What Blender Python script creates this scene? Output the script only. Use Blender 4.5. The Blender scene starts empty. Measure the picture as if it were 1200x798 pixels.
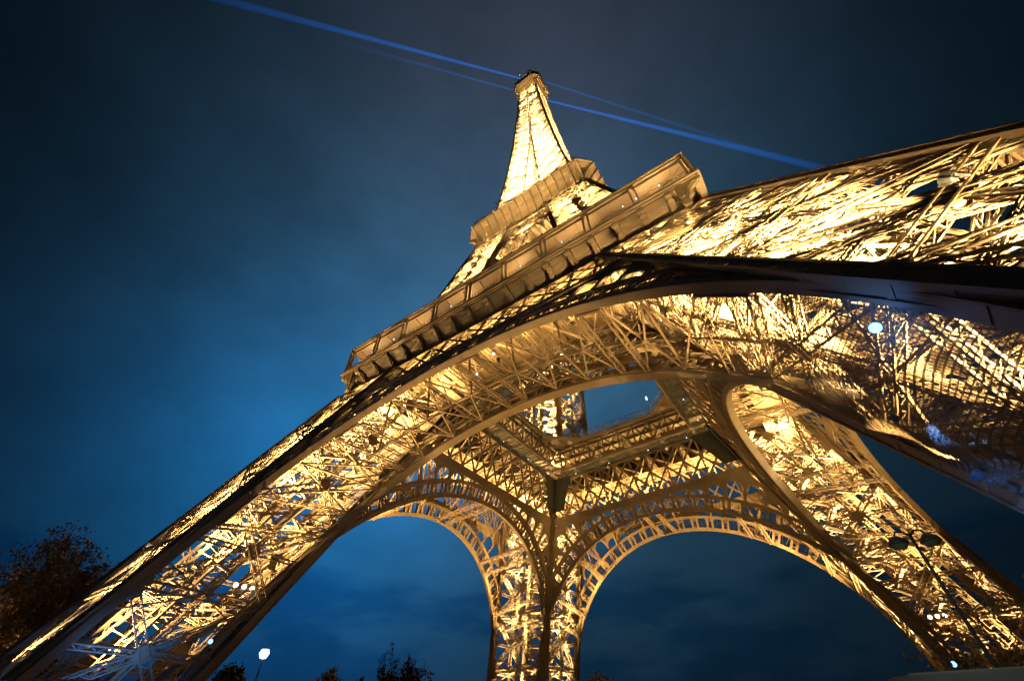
import bpy, bmesh, math, random
import numpy as np
from mathutils import Matrix, Vector

# ------------------------------------------------------------------ camera, sky, exposure
SC = bpy.context.scene
COL = SC.collection
AZ, PITCH, ROLL, FPX = 2.1590, 0.7740, -0.0280, 491.98
cam_d = bpy.data.cameras.new("camera"); cam = bpy.data.objects.new("camera", cam_d); COL.objects.link(cam)
fw = Vector((math.cos(PITCH)*math.cos(AZ), math.cos(PITCH)*math.sin(AZ), math.sin(PITCH)))
rt = fw.cross(Vector((0, 0, 1))).normalized(); up = rt.cross(fw)
r2 = rt*math.cos(ROLL) + up*math.sin(ROLL); u2 = up*math.cos(ROLL) - rt*math.sin(ROLL)
CAMLOC = Vector((28.381, -70.203, 2.389))
cam.matrix_world = Matrix(((r2.x, u2.x, -fw.x, CAMLOC.x), (r2.y, u2.y, -fw.y, CAMLOC.y), (r2.z, u2.z, -fw.z, CAMLOC.z), (0, 0, 0, 1)))
cam_d.sensor_width = 36.0; cam_d.lens = FPX/1200*36.0
cam_d.clip_start = 0.1; cam_d.clip_end = 6000
SC.camera = cam

W = bpy.data.worlds.new("World"); SC.world = W; W.use_nodes = True
def build_world():
    nt = W.node_tree; nt.nodes.clear(); N = nt.nodes.new; L = nt.links.new
    out = N('ShaderNodeOutputWorld'); bg = N('ShaderNodeBackground'); bg.inputs[1].default_value = 1.0
    tc = N('ShaderNodeTexCoord')
    sky = N('ShaderNodeTexSky'); sky.sky_type = 'NISHITA'; sky.sun_disc = False
    sky.sun_elevation = math.radians(-4); sky.sun_rotation = math.radians(300)
    def lobe(d, k, col):
        """a glow of the sky around direction d: col * exp(-k (1 - cos))"""
        dot = N('ShaderNodeVectorMath'); dot.operation = 'DOT_PRODUCT'; dot.inputs[1].default_value = Vector(d).normalized(); L(tc.outputs['Generated'], dot.inputs[0])
        m = N('ShaderNodeMath'); m.operation = 'MULTIPLY_ADD'; m.inputs[1].default_value = k; m.inputs[2].default_value = -k; L(dot.outputs['Value'], m.inputs[0])
        e = N('ShaderNodeMath'); e.operation = 'EXPONENT'; L(m.outputs[0], e.inputs[0])
        c = N('ShaderNodeVectorMath'); c.operation = 'SCALE'; c.inputs[0].default_value = col; L(e.outputs[0], c.inputs['Scale']); return c.outputs[0]
    def add(a, b):
        v = N('ShaderNodeVectorMath'); v.operation = 'ADD'; L(a, v.inputs[0]); L(b, v.inputs[1]); return v.outputs[0]
    base = N('ShaderNodeVectorMath'); base.operation = 'SCALE'; base.inputs['Scale'].default_value = 0.02; L(sky.outputs[0], base.inputs[0])
    # western dusk glow, wider blue of the dusk sky, thin mist over the town lit by the tower
    c = add(lobe((-.7852, .459, .4157), 18.2, (0, .108, .31)), lobe((-.3953, .5956, .6993), 6.7, (.036, .122, .222)))
    c = add(c, lobe((-.11, .26, .96), 16, (.024, .012, .010)))
    c = add(c, base.outputs[0])
    sep = N('ShaderNodeSeparateXYZ'); L(tc.outputs['Generated'], sep.inputs[0])
    mp = N('ShaderNodeMapping'); mp.inputs['Scale'].default_value = (3.0, 3.0, 11.0); L(tc.outputs['Generated'], mp.inputs[0])
    no = N('ShaderNodeTexNoise'); no.inputs['Scale'].default_value = 1.5; no.inputs['Detail'].default_value = 7; no.inputs['Roughness'].default_value = .52; L(mp.outputs[0], no.inputs['Vector'])
    # darker clear band below the edge of the cloud deck, broken by streaks
    zz = N('ShaderNodeMath'); zz.operation = 'MULTIPLY_ADD'; zz.inputs[1].default_value = .10; L(no.outputs['Fac'], zz.inputs[0]); L(sep.outputs['Z'], zz.inputs[2])
    band = N('ShaderNodeMapRange'); band.interpolation_type = 'SMOOTHSTEP'; band.inputs['From Min'].default_value = .315; band.inputs['From Max'].default_value = .265; L(zz.outputs[0], band.inputs['Value'])
    st = N('ShaderNodeMapRange'); st.interpolation_type = 'SMOOTHSTEP'; st.inputs['From Min'].default_value = .42; st.inputs['From Max'].default_value = .62
    st.inputs['To Min'].default_value = 1.0; st.inputs['To Max'].default_value = .25; L(no.outputs['Fac'], st.inputs['Value'])
    bm = N('ShaderNodeMath'); bm.operation = 'MULTIPLY'; L(band.outputs[0], bm.inputs[0]); L(st.outputs[0], bm.inputs[1])
    dk = N('ShaderNodeMixRGB'); dk.blend_type = 'MULTIPLY'; dk.inputs[2].default_value = (.35, .66, .82, 1); L(bm.outputs[0], dk.inputs[0]); L(c, dk.inputs[1])
    # faint wisps higher up
    mp2 = N('ShaderNodeMapping'); mp2.inputs['Scale'].default_value = (2.2, 2.2, 3.4); L(tc.outputs['Generated'], mp2.inputs[0])
    n2 = N('ShaderNodeTexNoise'); n2.inputs['Scale'].default_value = 2.3; n2.inputs['Detail'].default_value = 8; n2.inputs['Roughness'].default_value = .55; L(mp2.outputs[0], n2.inputs['Vector'])
    w = N('ShaderNodeMapRange'); w.inputs['From Min'].default_value = .3; w.inputs['From Max'].default_value = .75; w.inputs['To Min'].default_value = .82; w.inputs['To Max'].default_value = 1.18; L(n2.outputs['Fac'], w.inputs['Value'])
    fin = N('ShaderNodeVectorMath'); fin.operation = 'SCALE'; L(dk.outputs[0], fin.inputs[0]); L(w.outputs[0], fin.inputs['Scale'])
    L(fin.outputs[0], bg.inputs[0]); L(bg.outputs[0], out.inputs[0])
build_world()

SC.view_settings.view_transform = 'Standard'; SC.view_settings.look = 'None'
SC.view_settings.exposure = 0.0; SC.view_settings.gamma = 1.0; SC.view_settings.use_curve_mapping = False
cy = SC.cycles
cy.max_bounces = 4; cy.diffuse_bounces = 2; cy.glossy_bounces = 1; cy.transparent_max_bounces = 24; cy.volume_bounces = 0
cy.use_denoising = True; cy.sample_clamp_indirect = 1.1; cy.denoising_prefilter = 'ACCURATE'
cy.use_light_tree = True

# ------------------------------------------------------------------ tower proportions (metres, tower axis = world z)
SO, BO = (59.30-31.72)/57.6, 59.30           # outer corner line of the piers, ground to first floor
SI, BI = (43.175-17.117)/57.6, 43.175        # inner corner line
def o1(z): return BO - SO*z
def i1(z): return BI - SI*z
def o2(z): return 30.2 - .245*(z-58)
def i2(z): return 14.3 - .170*(z-58)
S3 = np.array([(114, 15.9), (138, 13.1), (152, 11.7), (169, 10.3), (190, 8.9), (203, 8.1), (230, 6.7), (262, 5.5), (272, 5.2)])
def o3(z): return float(np.interp(z, S3[:, 0], S3[:, 1]))
def i3(z): return float(np.interp(z, (114, 150, 185, 280), (4.2, 2.2, .45, .45)))
ZFL = 57.6

# ------------------------------------------------------------------ mesh building
V3 = lambda a: np.asarray(a, float)
class MB:
    def __init__(s): s.v = []; s.f = []; s.n = 0
    def add(s, v, f):
        s.v.append(np.asarray(v, float).reshape(-1, 3)); s.f.append((np.asarray(f, int) + s.n)); s.n += len(s.v[-1])
    def bars(s, P, Q, w, h=None, up=(0, 0, 1), caps=True):
        P = np.atleast_2d(V3(P)); Q = np.atleast_2d(V3(Q)); h = w if h is None else h
        d = Q-P; l = np.linalg.norm(d, axis=1); k = l > 1e-4; P, Q, d, l = P[k], Q[k], d[k], l[k]
        if not len(P): return
        d = d/l[:, None]; U = np.broadcast_to(V3(up), d.shape).copy()
        bad = np.abs((U*d).sum(1)) > .98; U[bad] = (1, .31, 0)
        S = np.cross(d, U); S /= np.linalg.norm(S, axis=1)[:, None]; T = np.cross(S, d)
        S = S*(w/2); T = T*(h/2)
        vv = np.stack([P-S-T, P+S-T, P+S+T, P-S+T, Q-S-T, Q+S-T, Q+S+T, Q-S+T], 1)
        F = [(0, 1, 5, 4), (1, 2, 6, 5), (2, 3, 7, 6), (3, 0, 4, 7)]
        if caps: F += [(3, 2, 1, 0), (4, 5, 6, 7)]
        F = np.array(F); n = len(P)
        s.add(vv.reshape(-1, 3), (F[None]+8*np.arange(n)[:, None, None]).reshape(-1, 4))
    def sweep(s, pts, w, h, up):
        """one continuous box section swept along pts; w across, h along up"""
        P = V3(pts); d = np.gradient(P, axis=0); d /= np.linalg.norm(d, axis=1)[:, None]; U = V3(up)
        S = np.cross(d, U); S /= np.linalg.norm(S, axis=1)[:, None]; T = np.cross(S, d)
        S, T = S*w/2, T*h/2; s.grid(np.stack([P-S-T, P+S-T, P+S+T, P-S+T, P-S-T], 1))
    def path(s, pts, w, h=None, up=(0, 0, 1)):
        pts = V3(pts); s.bars(pts[:-1], pts[1:], w, h, up)
    def lat(s, p, q, w, h, up, cell=.9, cs=.13, ls=.08, cross=False):
        """box lattice girder: four angle bars and zig zag lacing on the four sides"""
        p, q = V3(p), V3(q); d = q-p; L = np.linalg.norm(d); d = d/L; U = V3(up)
        S = np.cross(d, U); S /= np.linalg.norm(S); T = np.cross(S, d)
        n = max(2, int(round(L/cell))); t = np.linspace(0, 1, n+1)[:, None]
        line = p + t*(q-p)
        C = {(a, b): line + S*(a*w/2) + T*(b*h/2) for a in (-1, 1) for b in (-1, 1)}
        for k in C: s.bars(C[k][:1], C[k][-1:], cs, cs, U)
        e = np.arange(n); a0 = e % 2 == 0
        for A, B, nn in ((C[-1, -1], C[1, -1], U), (C[-1, 1], C[1, 1], U), (C[-1, -1], C[-1, 1], S), (C[1, -1], C[1, 1], S)):
            P = np.where(a0[:, None], A[:-1], B[:-1]); Q = np.where(a0[:, None], B[1:], A[1:])
            s.bars(P, Q, ls, ls*.5, nn, caps=False)
            if cross:
                P = np.where(a0[:, None], B[:-1], A[:-1]); Q = np.where(a0[:, None], A[1:], B[1:]); s.bars(P, Q, ls, ls*.5, nn, caps=False)
    def plate(s, poly, n, t):
        """flat polygon given the thickness t along n (convex)"""
        P = V3(poly); n = V3(n); n = n/np.linalg.norm(n); k = len(P)
        s.v.append(np.concatenate([P+n*t/2, P-n*t/2])); b = s.n; s.n += 2*k
        s.f.append([list(range(b, b+k)), list(range(b+2*k-1, b+k-1, -1))] + [[b+i, b+k+i, b+k+(i+1) % k, b+(i+1) % k] for i in range(k)])
    def ngon(s, c, n, r, t, k=8, e=None):
        c, n = V3(c), V3(n); n = n/np.linalg.norm(n)
        a = np.cross(n, (0, 0, 1)) if abs(n[2]) < .9 else np.cross(n, (1, 0, 0)); a /= np.linalg.norm(a); b = np.cross(n, a)
        s.plate([c + r*(math.cos(2*math.pi*(i+.5)/k)*a + math.sin(2*math.pi*(i+.5)/k)*b) for i in range(k)], n, t)
    def box(s, c, size, rot=0):
        c = V3(c); x, y, z = size; cr, sr = math.cos(rot), math.sin(rot)
        s.bars([c-V3((0, 0, z/2))], [c+V3((0, 0, z/2))], y, x, (cr, sr, 0))
    def grid(s, A):
        """A: (m, n, 3) array of points -> quads"""
        m, n = A.shape[:2]; I = np.arange(m*n).reshape(m, n)
        s.add(A.reshape(-1, 3), np.stack([I[:-1, :-1], I[1:, :-1], I[1:, 1:], I[:-1, 1:]], -1).reshape(-1, 4))
    def lathe(s, c, prof, k=20, axis=(0, 0, 1)):
        c = V3(c); ax = V3(axis); ax = ax/np.linalg.norm(ax); a = np.cross(ax, (0, 0, 1)) if abs(ax[2]) < .9 else V3((1, 0, 0)); a = a/np.linalg.norm(a); b = np.cross(ax, a)
        th = np.linspace(0, 2*math.pi, k+1)
        s.grid(np.array([[c + ax*z + r*(math.cos(t)*a+math.sin(t)*b) for t in th] for r, z in prof]))
    def tube(s, pts, rad, k=7):
        pts = V3(pts); n = len(pts); rad = np.broadcast_to(rad, (n,)); A = []
        for i in range(n):
            d = pts[min(i+1, n-1)]-pts[max(i-1, 0)]; d = d/(np.linalg.norm(d)+1e-9)
            a = np.cross(d, (.3, .95, .1)) if abs(d[2]) > .8 else np.cross(d, (0, 0, 1)); a /= np.linalg.norm(a); b = np.cross(d, a)
            A.append([pts[i] + rad[i]*(math.cos(t)*a+math.sin(t)*b) for t in np.linspace(0, 2*math.pi, k+1)])
        s.grid(np.array(A))
    def mesh(s, name):
        me = bpy.data.meshes.new(name); v = np.concatenate(s.v)
        quads = [f for f in s.f if isinstance(f, np.ndarray)]; fs = []
        for f in s.f: fs += f.tolist() if isinstance(f, np.ndarray) else [list(x) for x in f]
        me.from_pydata(v.tolist(), [], fs); me.update(); return me
    def build(s, name, mat, parent=None, smooth=False):
        # a polygon block added by plate() already holds absolute indices
        me = s.mesh(name); me.materials.append(mat)
        if smooth: me.polygons.foreach_set('use_smooth', [True]*len(me.polygons))
        o = bpy.data.objects.new(name, me); COL.objects.link(o); o.parent = parent; return o

def empty(name, loc=(0, 0, 0), rz=0, parent=None):
    o = bpy.data.objects.new(name, None); COL.objects.link(o); o.location = loc; o.rotation_euler = (0, 0, rz); o.parent = parent
    o.empty_display_size = .5; return o
def tag(o, label, cat, group=None, kind=None):
    if kind: o['kind'] = kind
    if label: o['label'] = label
    if cat: o['category'] = cat
    if group: o['group'] = group
    return o
def copy_tree(o, parent=None, rz=None):
    c = o.copy(); COL.objects.link(c); c.parent = parent
    if rz is not None: c.rotation_euler = (0, 0, rz)
    for ch in list(o.children): copy_tree(ch, c)
    return c

# ------------------------------------------------------------------ materials
def mat(name, col, rough=.6, spec=.3, noise=.0, scale=1.0, metal=0, col2=None, bump=0):
    m = bpy.data.materials.new(name); m.use_nodes = True; nt = m.node_tree; b = nt.nodes['Principled BSDF']
    b.inputs['Roughness'].default_value = rough; b.inputs['Metallic'].default_value = metal
    b.inputs['Specular IOR Level'].default_value = spec; b.inputs['Base Color'].default_value = (*col, 1)
    if noise or col2:
        tc = nt.nodes.new('ShaderNodeTexCoord'); no = nt.nodes.new('ShaderNodeTexNoise'); no.inputs['Scale'].default_value = scale
        no.inputs['Detail'].default_value = 6; nt.links.new(tc.outputs['Object'], no.inputs['Vector'])
        mr = nt.nodes.new('ShaderNodeMapRange'); mr.inputs['From Min'].default_value = .3; mr.inputs['From Max'].default_value = .7
        nt.links.new(no.outputs['Fac'], mr.inputs['Value'])
        mx = nt.nodes.new('ShaderNodeMixRGB'); mx.inputs[1].default_value = (*col, 1)
        mx.inputs[2].default_value = (*(col2 or [c*(1-noise) for c in col]), 1)
        nt.links.new(mr.outputs[0], mx.inputs[0]); nt.links.new(mx.outputs[0], b.inputs['Base Color'])
        if bump:
            bp = nt.nodes.new('ShaderNodeBump'); bp.inputs['Strength'].default_value = bump; nt.links.new(no.outputs['Fac'], bp.inputs['Height']); nt.links.new(bp.outputs[0], b.inputs['Normal'])
    return m
def emis(name, col, strength):
    m = bpy.data.materials.new(name); m.use_nodes = True; nt = m.node_tree; b = nt.nodes['Principled BSDF']
    b.inputs['Base Color'].default_value = (.02, .02, .02, 1); b.inputs['Emission Color'].default_value = (*col, 1); b.inputs['Emission Strength'].default_value = strength
    return m
IRON = mat('brown_iron_paint', (.36, .27, .165), .55, .3, .28, .35)
IRON2 = mat('brown_iron_plate', (.34, .255, .155), .55, .3, .35, .25)
STONE = mat('pale_masonry', (.36, .33, .28), .85, .2, .3, .8, bump=.3)
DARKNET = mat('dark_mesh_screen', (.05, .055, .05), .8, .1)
GLASSW = mat('gallery_panel', (.30, .22, .14), .4, .5, .3, .6)
STEEL = mat('galvanised_steel', (.22, .23, .24), .4, .5, .3, 3, metal=.6)
WHITE = mat('white_antenna_paint', (.75, .76, .78), .5)
RED = mat('red_antenna_paint', (.35, .07, .03), .5)
BARK = mat('tree_bark', (.075, .055, .04), .9, .1, .4, 2.0)
LEAF_A = mat('autumn_leaf', (.36, .20, .07), .7, .2, .0, .6, col2=(.20, .12, .04))
LEAF_G = mat('dark_leaf', (.035, .045, .018), .7, .2, .3, .6)
LAMPW = emis('lamp_warm_white', (1, .84, .58), 8)
LAMPB = emis('lamp_blue_white', (.13, .36, 1.0), 6)
LAMPS = emis('lamp_small_cool', (.70, .85, 1.0), 3)
def net_mat(name, col, cover, scale=18.0):
    m = bpy.data.materials.new(name); m.use_nodes = True; nt = m.node_tree; b = nt.nodes['Principled BSDF']
    b.inputs['Base Color'].default_value = (*col, 1); b.inputs['Roughness'].default_value = .8; b.inputs['Alpha'].default_value = cover
    return m
NET = net_mat('safety_netting', (.22, .17, .11), .5)
def weave(m, pitch, thread, hole):
    nt = m.node_tree; tc = nt.nodes.new('ShaderNodeTexCoord'); sp = nt.nodes.new('ShaderNodeSeparateXYZ'); nt.links.new(tc.outputs['Object'], sp.inputs[0]); o = []
    for ax in ('Y', 'Z'):
        a = nt.nodes.new('ShaderNodeMath'); a.operation = 'DIVIDE'; a.inputs[1].default_value = pitch; nt.links.new(sp.outputs[ax], a.inputs[0])
        f = nt.nodes.new('ShaderNodeMath'); f.operation = 'FRACT'; nt.links.new(a.outputs[0], f.inputs[0])
        l = nt.nodes.new('ShaderNodeMath'); l.operation = 'LESS_THAN'; l.inputs[1].default_value = thread; nt.links.new(f.outputs[0], l.inputs[0]); o.append(l)
    mx = nt.nodes.new('ShaderNodeMath'); mx.operation = 'MAXIMUM'; nt.links.new(o[0].outputs[0], mx.inputs[0]); nt.links.new(o[1].outputs[0], mx.inputs[1])
    r = nt.nodes.new('ShaderNodeMapRange'); r.inputs['To Min'].default_value = hole; r.inputs['To Max'].default_value = .92; nt.links.new(mx.outputs[0], r.inputs['Value']); nt.links.new(r.outputs[0], nt.nodes['Principled BSDF'].inputs['Alpha'])
weave(NET, .22, .30, .12)
NET2 = net_mat('grey_netting', (.10, .10, .09), .45)

def light(name, loc, tgt, power, col, kind='SPOT', size=70, blend=.6, rad=.35, parent=None):
    d = bpy.data.lights.new(name, kind); d.energy = power; d.color = col; d.shadow_soft_size = rad
    if kind == 'SPOT': d.spot_size = math.radians(size); d.spot_blend = blend
    o = bpy.data.objects.new(name, d); COL.objects.link(o); o.location = loc; o.parent = parent
    if tgt is not None: o.rotation_euler = (Vector(tgt)-Vector(loc)).to_track_quat('-Z', 'Y').to_euler()
    return o
SOD = (1.0, .66, .27)
GOLD = (1.0, .59, .19)

# ------------------------------------------------------------------ ground
g = MB(); g.plate([(-1500, -1500, 0), (1500, -1500, 0), (1500, 1500, 0), (-1500, 1500, 0)], (0, 0, 1), .02)
tag(g.build('ground', mat('ground_gravel', (.20, .18, .15), .9, .2, .35, .4)), None, None, kind='structure')

# ------------------------------------------------------------------ THE TOWER
TOWER = tag(empty('iron_tower'), 'colossal floodlit wrought iron lattice tower on four splayed piers joined by arches', 'tower')

def quad_corners(o, i, z): return {'oo': (o(z), o(z), z), 'oi': (o(z), i(z), z), 'io': (i(z), o(z), z), 'ii': (i(z), i(z), z)}
FACES = (('io', 'oo', (0, 1, .45)), ('oi', 'oo', (1, 0, .45)), ('ii', 'io', (-1, 0, -.45)), ('ii', 'oi', (0, -1, -.45)))

def face_bay(c0a, c0b, c1a, c1b, n, gw, gd, cell, cs, ls, top=True, heavy=True):
    """one braced panel between two rafters: lattice girder X, middle cross girder and post, fine stays"""
    m = MB(); A0, B0, A1, B1 = map(V3, (c0a, c0b, c1a, c1b)); n = V3(n)
    m.lat(A0, B1, gw, gd, n, cell, cs, ls); m.lat(B0, A1, gw, gd*.9, n, cell, cs, ls)
    if top: m.lat(A1, B1, gw*.9, gd, n, cell, cs, ls)
    c = (A0+B0+A1+B1)/4
    # crossing point of the diagonals
    w0, w1 = np.linalg.norm(B0-A0), np.linalg.norm(B1-A1); t = w0/(w0+w1); X = A0+(B1-A0)*t
    ML = A0+(A1-A0)*t; MR = B0+(B1-B0)*t
    if heavy:
        m.lat(ML, MR, gw*.6, gd*.7, n, cell, cs*.9, ls)
        m.lat((A0+B0)/2, (A1+B1)/2, gw*.55, gd*.6, n, cell, cs*.9, ls)
        for P, Q in (((A0+B0)/2, (ML+A0)/2), ((A0+B0)/2, (MR+B0)/2), ((A1+B1)/2, (ML+A1)/2), ((A1+B1)/2, (MR+B1)/2)): m.bars([P], [Q], .16, .16, n)
    m.ngon(X, n, gw*1.15, gd*.9, 8)
    for P, Q in ((A0, B1), (B0, A1), (A1, B0), (B1, A0)):
        d = (Q-P)/np.linalg.norm(Q-P); m.ngon(P+d*gw*1.3, n, gw*.9, gd*.55, 6)
    return m

def build_pillar(name, o, i, levels, rw, gw, gd, cell, cs, ls, lower=True):
    # horizontal frames of the pier are its own mesh; rafters, panels, rails and stairs its sub-parts
    fr = MB()
    for z in levels[1:-1]:
        q = {k: V3(v) for k, v in quad_corners(o, i, z).items()}
        fr.lat(q['oo'], q['ii'], gw*.7, gd*.8, (0, 0, 1), cell, cs, ls); fr.lat(q['oi'], q['io'], gw*.7, gd*.8, (0, 0, 1), cell, cs, ls)
        mid = [(q['oo']+q['oi'])/2, (q['oi']+q['ii'])/2, (q['ii']+q['io'])/2, (q['io']+q['oo'])/2]
        for k in range(4): fr.bars([mid[k]], [mid[(k+1) % 4]], .25, .3)
    pil = fr.build(name, IRON, TOWER)
    z0, z1 = levels[0], levels[-1]
    for key in ('oo', 'oi', 'io', 'ii'):
        r = MB(); a = V3(quad_corners(o, i, z0)[key]); b = V3(quad_corners(o, i, z1)[key])
        d = (b-a)/np.linalg.norm(b-a); sx = np.cross(d, (0, 1, 0)); sx /= np.linalg.norm(sx); sy = np.cross(d, sx)
        t = rw*.08; h = rw/2
        # open box: four web plates with proud flanges and cover straps
        for e, ff in ((sx, sy), (sy, sx)):
            for sgn in (-1, 1): r.bars([a+e*sgn*h*.86], [b+e*sgn*h*.86], rw*.80, t, e)
        for s1 in (-1, 1):
            for s2 in (-1, 1): r.bars([a+sx*s1*h*.93+sy*s2*h*.93], [b+sx*s1*h*.93+sy*s2*h*.93], rw*.2, rw*.2, sx)
        L = np.linalg.norm(b-a)
        for k in np.arange(1.2, L, 2.4):
            r.bars([a+d*(k-.18)], [a+d*(k+.18)], rw*1.02, rw*1.02, sx)
        r.build('rafter', IRON2, pil)
    for k in range(len(levels)-1):
        q0, q1 = quad_corners(o, i, levels[k]), quad_corners(o, i, levels[k+1])
        for a, b, n in FACES:
            face_bay(q0[a], q0[b], q1[a], q1[b], n, gw, gd, cell, cs, ls).build('bracing_panel', IRON, pil)
    # inclined lift track and the stair that zigzags beside it
    def axis(z, fx, fy): return V3((i(z)+(o(z)-i(z))*fx, i(z)+(o(z)-i(z))*fy, z))
    tr = MB()
    za, zb = z0, z1-1
    for f in ((.36, .58), (.58, .36), (.52, .74), (.74, .52)):
        tr.lat(axis(za, *f), axis(zb, *f), .4, .9, (1, 1, 0), 1.2, .2, .1)
    for z in np.arange(za+1, zb, 2.2):
        tr.bars([axis(z, .36, .58), axis(z, .52, .74)], [axis(z, .58, .36), axis(z, .74, .52)], .22, .3)
        tr.bars([axis(z, .36, .58)], [axis(z+1.1, .52, .74)], .14, .14); tr.bars([axis(z, .58, .36)], [axis(z+1.1, .74, .52)], .14, .14)
    tr.build('lift_track', IRON2, pil)
    st = MB(); z = z0+3; s = 0
    while z < z1-3:
        p = axis(z, .18 if s else .42, .16); q = axis(z+2.6, .42 if s else .18, .16)
        st.bars([p], [q], 1.1, .22); st.bars([p+(0, .5, 1.0)], [q+(0, .5, 1.0)], .08); st.bars([p+(0, -.5, 1.0)], [q+(0, -.5, 1.0)], .08)
        st.bars([q-(.7, 0, 0)], [q+(.7, 0, 0)], 1.3, .15); z += 2.6; s = 1-s
    st.build('staircase', IRON, pil)
    return pil

LV1 = (5.2, 16.7, 27.0, 36.2, 43.4, 51.3)
P1 = build_pillar('pier', o1, i1, LV1, 1.15, .85, .75, .9, .13, .08)
for key in ('oo', 'oi', 'io', 'ii'):
    m = MB(); a = V3(quad_corners(o1, i1, 5.0)[key]); f = V3(quad_corners(o1, i1, -1.0)[key])
    for t0, t1, w in ((0, .45, 5.2), (.45, .85, 4.2), (.85, 1.0, 3.4)):
        m.bars([f+(a-f)*t0], [f+(a-f)*t1], w, w, (1, 0, 0))
    m.build('plinth', STONE, P1)
P2 = build_pillar('upper_pier', o2, i2, (58.2, 70, 80.5, 90, 98.5, 106.5, 114.5), .9, .75, .65, .95, .14, .10, False)
for k in range(1, 4):
    NP = copy_tree(P1, TOWER, k*math.pi/2); copy_tree(P2, TOWER, k*math.pi/2)
def infill(z0, z1, fa, fb, n):
    """closer lattice between the main girders, seen on the face of the near pier"""
    m = MB(); q0, q1 = quad_corners(o1, i1, z0), quad_corners(o1, i1, z1); n = V3(n)
    A0, B0, A1, B1 = V3(q0[fa]), V3(q0[fb]), V3(q1[fa]), V3(q1[fb])
    w0, w1 = np.linalg.norm(B0-A0), np.linalg.norm(B1-A1); t = w0/(w0+w1); X = A0+(B1-A0)*t; ML = A0+(A1-A0)*t; MR = B0+(B1-B0)*t
    for a_, b_, c_, d_ in ((A0, (A0+B0)/2, ML, X), ((A0+B0)/2, B0, X, MR), (ML, X, A1, (A1+B1)/2), (X, MR, (A1+B1)/2, B1)):
        for P, Q in (((a_+b_)/2, (a_+c_)/2), ((a_+b_)/2, (b_+d_)/2), ((c_+d_)/2, (a_+c_)/2), ((c_+d_)/2, (b_+d_)/2)): m.lat(P, Q, .3, .28, n, .7, .09, .06)
    return m
for z0, z1 in zip(LV1[:-1], LV1[1:]): infill(z0, z1, 'oi', 'oo', FACES[1][2]).build('infill_lattice', IRON, NP)

# --- the four sides between the piers: arches, belts, gallery (canonical side is +y, copied by quarter turns)
nO = V3((0, 1, SO))/math.hypot(1, SO); nI = V3((0, 1, SI))/math.hypot(1, SI)
def FP(u, z, off, inner):
    u, z = np.broadcast_arrays(V3(u), V3(z))
    y = (i1(z) if inner else o1(z)); n = nI if inner else nO
    return np.stack([u, y, z], -1) + off*n
AW = (.78, 1.0)
ARC = {0: (1.563, 38.20), 1: (-1.869, 41.22)}
RING = 3.1
ZB0, ZB1 = 42.4, 43.5       # plate band under the belt lattice
def arch_pt(th, r, inner, off):
    zc, R = ARC[inner]; return FP((R+r)*np.sin(th), zc+(R+r)*np.cos(th), off, inner)
def rmax(th, inner, zt=ZB0):
    """radius outside the intrados at which the ray meets the belt or the rafter"""
    zc, R = ARC[inner]; best = 60
    c, s_ = math.cos(th), abs(math.sin(th))
    if c > 1e-3: best = min(best, (zt-zc)/c-R)
    # rafter: u = BI-SI*z -> r*s = BI - SI*(zc+r*c)
    best = min(best, (BI-.6-SI*zc)/(s_+SI*c)-R)
    return best if zc+R*c > 21.5 else 0.0          # below this the arch rib lies against the rafter
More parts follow.
